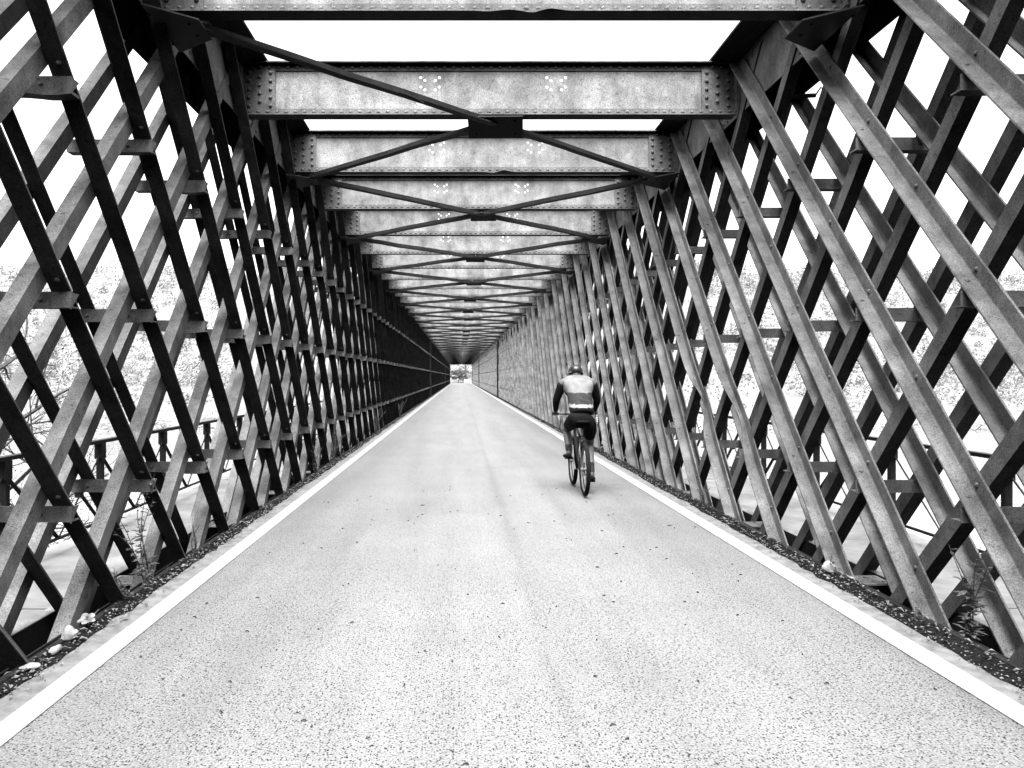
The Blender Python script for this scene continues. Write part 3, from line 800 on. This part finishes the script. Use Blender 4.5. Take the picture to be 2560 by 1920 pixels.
mb = MB(); mb.torus(RW+Vector((.045, 0, 0)), (1, 0, 0), .04, .008, 20, 5); mb.torus(RW+Vector((.035, 0, 0)), (1, 0, 0), .05, .006, 20, 5); mb.obj('cassette', M['metal'], bike)

def skin(name, nodes, edges, mats, parent, subdiv=2, root=0, assign=None):
    me = bpy.data.meshes.new(name); me.from_pydata([n[0] for n in nodes], edges, [])
    o = bpy.data.objects.new(name, me); COL.objects.link(o)
    md = o.modifiers.new('s', 'SKIN'); md.use_smooth_shade = True
    if not me.skin_vertices: me.skin_vertices.new() if hasattr(me.skin_vertices, 'new') else None
    for i, n in enumerate(nodes):
        r = n[1] if hasattr(n[1], '__len__') else (n[1], n[1])
        me.skin_vertices[0].data[i].radius = r
        me.skin_vertices[0].data[i].use_root = (i == root)
    sm = o.modifiers.new('d', 'SUBSURF'); sm.levels = subdiv; sm.render_levels = subdiv
    dg = bpy.context.evaluated_depsgraph_get(); nm = bpy.data.meshes.new_from_object(o.evaluated_get(dg))
    bpy.data.objects.remove(o); nm.name = name; nm.materials.clear()
    for m in mats: nm.materials.append(m)
    for p in nm.polygons:
        p.use_smooth = True; p.material_index = assign(p.center) if assign else 0
    return link(name, nm, parent)
rider = empty('person', BK, label='cyclist in pale jersey, black shorts and dark helmet riding away', category='person')
HIP = Vector((0, .22, .99)); SP1 = Vector((0, .33, 1.13)); SP2 = Vector((0, .49, 1.29)); SP3 = Vector((0, .62, 1.41)); NK = Vector((0, .72, 1.48)); HD = Vector((0, .80, 1.545)); 
def side_pts(sx, knee, ankle, toe):
    return dict(hip=Vector((sx*.105, .24, .95)), knee=Vector(knee), ankle=Vector(ankle), toe=Vector(toe),
                sh=Vector((sx*.195, .62, 1.425)), el=Vector((sx*.275, .71, 1.17)), wr=Vector((sx*.262, .87, 1.03)), hand=Vector((sx*.262, .915, 1.005)))
LS = side_pts(-1, (-.145, .62, .80), (-.135, .47, .50), (-.165, .58, .455))
RS = side_pts(1, (.135, .50, .60), (.13, .26, .235), (.155, .375, .175))
nodes = [(HIP, (.125, .11)), (SP1, (.135, .105)), (SP2, (.145, .11)), (SP3, (.15, .10)), (NK, .058), (HD, (.072, .088)), (HD+Vector((0, .02, .05)), (.066, .078))]
edges = [(0, 1), (1, 2), (2, 3), (3, 4), (4, 5), (5, 6)]
for D in (LS, RS):
    b = len(nodes)
    nodes += [(D['hip'], .092), (D['hip'].lerp(D['knee'], .55), .078), (D['knee'], .058), (D['knee'].lerp(D['ankle'], .35), .054), (D['ankle'], .036), (D['ankle'].lerp(D['toe'], .5)+Vector((0, 0, -.02)), (.038, .030)), (D['toe'], (.036, .022)),
              (D['sh'], .062), (D['sh'].lerp(D['el'], .5), .050), (D['el'], .042), (D['wr'], .028), (D['hand'], (.040, .022))]
    edges += [(0, b), (b, b+1), (b+1, b+2), (b+2, b+3), (b+3, b+4), (b+4, b+5), (b+5, b+6), (3, b+7), (b+7, b+8), (b+8, b+9), (b+9, b+10), (b+10, b+11)]
body = skin('body', nodes, edges, [M['skin']], rider)
# fingers closed round the grips
for D, sx in ((LS, -1), (RS, 1)):
    mb = MB(); h = D['hand']
    for k in range(4):
        ox = (k-1.5)*.019; L = (.92, 1.0, .97, .8)[k]
        mb.tube([h+Vector((ox, .012, .006)), h+Vector((ox, .012+.030*L, .004)), h+Vector((ox, .012+.036*L, -.022*L)), h+Vector((ox, .012+.012*L, -.038*L))], [.0095, .0092, .0088, .0075], 7)
    mb.tube([h+Vector((-sx*.032, -.005, -.004)), h+Vector((-sx*.045, .014, -.02)), h+Vector((-sx*.040, .032, -.034))], [.0105, .0095, .008], 7)
    mb.obj('hand', M['cloth_black'], rider, True, label='black gloved hand closed on the grip')
# head details: ears, nose, hair under a helmet
mb = MB()
for sx in (-1, 1): mb.ball((sx*.078, .80, 1.535), .012, .022, .034, 8, 6)
mb.ball((0, .895, 1.53), .014, .02, .018, 8, 6); mb.obj('ears_and_nose', M['skin'], rider, True)
mb = MB(); n, m_ = 20, 8; hc = Vector((0, .815, 1.558)); vs = []; fs = []
for i in range(m_+1):
    ph = (math.pi*.56)*i/m_
    for j in range(n):
        th = 2*math.pi*j/n; rib = 1+.045*math.cos(6*th)*math.sin(ph)
        vs.append(hc+Vector((.095*math.sin(ph)*math.cos(th)*rib, .13*math.sin(ph)*math.sin(th)*rib, .098*math.cos(ph)*rib - .02*math.sin(th)*math.sin(ph))))
for i in range(m_):
    for j in range(n): fs.append((i*n+j, (i+1)*n+j, (i+1)*n+(j+1) % n, i*n+(j+1) % n))
mb.add(vs, fs); hl = mb.obj('helmet', M['helmet'], rider, True)
mb = MB(); mb.torus(hc+Vector((0, 0, -.012)), (0, .12, 1), .104, .006, 28, 5); mb.obj('helmet_rim', M['stripe'], hl, True)
# clothing
def jcol(c):
    u = c.z + .35*(c.y-.49)*0
    if u > 1.285: return 0
    if u > 1.14: return 1
    if u > 1.10: return 2
    return 3
skin('jersey', [(HIP+Vector((0, -.01, .0)), (.158, .125)), (SP1, (.172, .125)), (SP2, (.180, .128)), (SP3+Vector((0, -.01, .0)), (.185, .108)), (NK+Vector((0, -.02, -.02)), .070)] +
     [(D['sh'], .074) for D in (LS, RS)],
     [(0, 1), (1, 2), (2, 3), (3, 4), (3, 5), (3, 6)], [M['jersey'], M['jersey_grey'], M['stripe'], M['cloth_black']], rider, 3, 1, jcol)
for D in (LS, RS):
    skin('sleeve', [(D['sh'], .070), (D['sh'].lerp(D['el'], .5), .062), (D['el'], .052), (D['el'].lerp(D['wr'], .5), .044), (D['wr'], .035)], [(0, 1), (1, 2), (2, 3), (3, 4)], [M['cloth_black']], rider)
skin('shorts', [(HIP+Vector((0, .03, .06)), (.140, .118)), (HIP+Vector((0, 0, -.03)), (.152, .125))] + sum([[(D['hip']+Vector((0, -.01, -.02)), .108), (D['hip'].lerp(D['knee'], .45), .094), (D['hip'].lerp(D['knee'], .80), .078)] for D in (LS, RS)], []),
     [(0, 1), (1, 2), (2, 3), (3, 4), (1, 5), (5, 6), (6, 7)], [M['cloth_black']], rider, 2, 1)
for D in (LS, RS):
    skin('sock', [(D['ankle'].lerp(D['knee'], .45), .052), (D['ankle'].lerp(D['knee'], .18), .044), (D['ankle'], .041)], [(0, 1), (1, 2)], [M['jersey_grey']], rider)
    f = (D['toe']-D['ankle']); f.z = 0; f.normalize()
    skin('shoe', [(D['ankle']+Vector((0, -.03, -.035)), (.042, .038)), (D['ankle'].lerp(D['toe'], .45)+Vector((0, 0, -.028)), (.045, .034)), (D['toe']+f*.02+Vector((0, 0, -.004)), (.046, .026))], [(0, 1), (1, 2)], [M['cloth_black']], rider)

# ------------------------------------------------------------------ parked car beyond the far end
cy = 240.0; cz = road_z(cy)
car = empty('parked_car', (2.1, cy, cz), label='small pale car seen through the far end of the bridge', category='car')
prof = [(-2.0, .35), (-2.05, .75), (-1.9, .92), (-1.25, .98), (-.75, 1.42), (.55, 1.44), (1.2, .98), (1.95, .85), (2.05, .6), (2.0, .35)]
def car_ring(x, k): return [(x, y, z) for y, z in prof] if k else [(x*.92, y, z) for y, z in prof]
mb = MB(); mb.sweep([[(x, y*(.97 if abs(x) > .8 else 1), .35+(z-.35)*(.96 if abs(x) > .8 else 1)) for y, z in prof] for x in (-.85, -.78, 0, .78, .85)]); mb.obj('body', M['car_paint'], car)
for pts in ([(-.66, -1.23, 1.0), (.66, -1.23, 1.0), (.58, -.79, 1.39), (-.58, -.79, 1.39)],):
    mb = MB(); a = [Vector(p)+Vector((0, -.012, .006)) for p in pts]; b = [p+Vector((0, .03, -.03)) for p in a]; mb.sweep([a, b]); mb.obj('rear_window', M['car_glass'], car)
for sx in (-1, 1):
    mb = MB(); x0, x1 = sorted((sx*.845, sx*.858)); mb.sweep([[(x, -1.05, 1.0), (x, .95, 1.0), (x, .48, 1.34), (x, -.68, 1.34)] for x in (x0, x1)]); mb.obj('side_window', M['car_glass'], car)
    mb = MB(); mb.box(sx*.68-.1, sx*.68+.1, -2.07, -2.0, .68, .84); mb.obj('tail_light', M['lamp_lens'], car)
    for yy in (-1.25, 1.3):
        wh = empty('wheel', (sx*.78, yy, .31), car)
        mb = MB(); mb.torus((0, 0, 0), (1, 0, 0), .23, .085, 20, 8); mb.obj('tyre', M['rubber'], wh)
        mb = MB(); mb.tube([(-.07, 0, 0), (.07, 0, 0)], .17, 14); mb.obj('rim', M['metal'], wh)
mb = MB(); mb.box(-.8, .8, -2.1, -1.98, .36, .55); mb.obj('bumper', M['car_trim'], car)

# ------------------------------------------------------------------ vegetation
def leaf_cloud(mb, c, rx, ry, rz, n, size, rnd, shell=.55):
    for i in range(n):
        while True:
            p = Vector((rnd.uniform(-1, 1), rnd.uniform(-1, 1), rnd.uniform(-1, 1)))
            if p.length <= 1: break
        p = p.normalized()*(shell+(1-shell)*p.length) if rnd.random() < .7 else p
        q = Vector((c[0]+p.x*rx, c[1]+p.y*ry, c[2]+p.z*rz))
        u = Vector((rnd.uniform(-1, 1), rnd.uniform(-1, 1), rnd.uniform(-.6, 1))).normalized(); v = u.orthogonal().normalized(); L = size*rnd.uniform(.6, 1.3)
        wv = u.cross(v)*L*.5; v = v*L
        mb.add([q-v*.5, q+wv*.5, q+v*.5, q-wv*.5], [(0, 1, 2, 3)])
def branch(mb, p, d, L, r, depth, rnd, tips, droop=0.0):
    n = 4; pts = [p]; rad = [r]
    for i in range(n):
        d = (d + Vector((rnd.uniform(-.2, .2), rnd.uniform(-.2, .2), rnd.uniform(-.12, .18)-droop))).normalized()
        pts.append(pts[-1] + d*L/n); rad.append(r*(1-.55*(i+1)/n))
    mb.tube(pts, rad, 5 if depth > 1 else 3)
    if depth == 0: tips.append(pts[-1]); return
    for i in range(rnd.randint(3, 4) if depth > 1 else rnd.randint(4, 6)):
        k = rnd.randint(1, n); a = rnd.uniform(0, 6.28); e = d.orthogonal().normalized(); e.rotate(Matrix.Rotation(a, 3, d))
        branch(mb, pts[k], (d*.6+e*rnd.uniform(.5, 1.0)).normalized(), L*rnd.uniform(.45, .72), rad[k]*.6, depth-1, rnd, tips, droop)
def bare_tree(loc, h, seed, lab, leaves=900):
    rnd = random.Random(seed); o = empty('bare_tree', loc, label=lab, category='tree', group='bare riverside trees')
    tr = MB(); tr.tube([(0, 0, -.3), (.05, .1, h*.25), (-.1, .15, h*.5), (.05, .1, h*.8)], [h*.016, h*.013, h*.010, h*.004], 8); tr.obj('trunk', M['bark'], o, True)
    br = MB(); tips = []
    for k in range(13):
        z = h*(.18+.62*k/13); a = k*2.4; branch(br, Vector((0, .12, z)), Vector((math.cos(a), math.sin(a), .55)).normalized(), h*rnd.uniform(.22, .34), h*.0062, 3, rnd, tips)
    br.obj('branches', M['twig'], o)
    lf = MB()
    for i in range(leaves): leaf_cloud(lf, rnd.choice(tips), .25, .25, .25, 1, .10, rnd)
    lf.obj('crown', M['twig'], o, kind='stuff')
bare_tree((-14.6, 25, ter(-14.6, 25)), 14, 21, 'tall bare tree with thin twigs behind the left lattice edge')
bare_tree((-17.0, 33, ter(-17, 33)), 9, 22, 'smaller bare tree beyond the tall one on the left riverbank')
bare_tree((-10.5, 17.5, ter(-10.5, 17.5)), 4.2, 23, 'low bare bush below the left walkway railing', 300)
def tree(loc, h, rx, seed, lab, lsz=.45, n=2200):
    rnd = random.Random(seed); o = empty('leafy_tree', loc, label=lab, category='tree', group='leafy trees beyond the far end of the bridge')
    tr = MB(); tips = []
    tr.tube([(0, 0, -.4), (.1, 0, h*.3), (-.1, .1, h*.6), (0, 0, h*.85)], [h*.022, h*.017, h*.011, h*.004], 8)
    for k in range(7):
        a = k*2.4; branch(tr, Vector((0, 0, h*(.2+.08*k))), Vector((math.cos(a), math.sin(a), .5)).normalized(), h*.3, h*.007, 1, rnd, tips)
    tr.obj('trunk', M['bark'], o)
    cr = MB()
    for k in range(26):
        a = rnd.uniform(0, 6.28); rr = rx*math.sqrt(rnd.random())*.8; z = h*rnd.uniform(.12, .92)
        leaf_cloud(cr, (rr*math.cos(a), rr*math.sin(a), z), rx*.33, rx*.33, h*.10, n//26, lsz, rnd)
    cr.obj('crown', M['leaf'], o, kind='stuff')
for i, (x, y, h, rx, lab) in enumerate([(-5.5, 268, 9, 4.5, 'leafy tree filling the left side of the far opening'), (2.0, 282, 11, 5.5, 'tall leafy tree in the middle of the far opening'),
                                        (8.0, 270, 9, 4.5, 'leafy tree filling the right side of the far opening'), (-.5, 274, 4.5, 3.0, 'low rounded tree at the road bend in the far opening')]):
    tree((x, y, ter(x, y)), h, rx, 40+i, lab)
# scrub and wood on the far hillside: one mass
rnd = random.Random(5); sa, sb = MB(), MB(); cnt = 0
while cnt < 2600:
    side = rnd.choice((-1, 1)); y = rnd.uniform(152, 560); x = side*rnd.uniform(.28, .80)*y
    d = .5+.5*noise.noise(Vector((x*.02, y*.02, 5)))
    if rnd.random() > d*1.1: continue
    z = ter(x, y); r = rnd.uniform(1.0, 3.0)*(1+1.1*sstep(330, 520, y))
    leaf_cloud(sa if rnd.random() < .72 else sb, (x, y, z+r*.7), r, r, r*1.1, 40, .40+.0016*y, rnd); cnt += 1
sa.obj('hillside_scrub', M['scrub'], kind='stuff', label='pale scrub covering the far hillside', category='scrub')
sb.obj('hillside_woodland', M['scrub_dark'], kind='stuff', label='darker bushes scattered over the far hillside', category='woodland')
dr = MB()
for i in range(2600):
    side = rnd.choice((-1, 1)); x = side*rnd.uniform(8, 120); y = rnd.gauss(132, 5); z = max(ter(x, y), -7)+rnd.uniform(0, .5)
    a = rnd.uniform(0, 6.28); L = rnd.uniform(.6, 3.0); d = Vector((math.cos(a), math.sin(a)*.5, rnd.uniform(-.15, .4)))*L
    dr.tube([(x, y, z), Vector((x, y, z))+d], rnd.uniform(.03, .09), 3)
dr.obj('driftwood', M['drift'], kind='stuff', label='tangle of bleached driftwood along the far bank', category='driftwood')
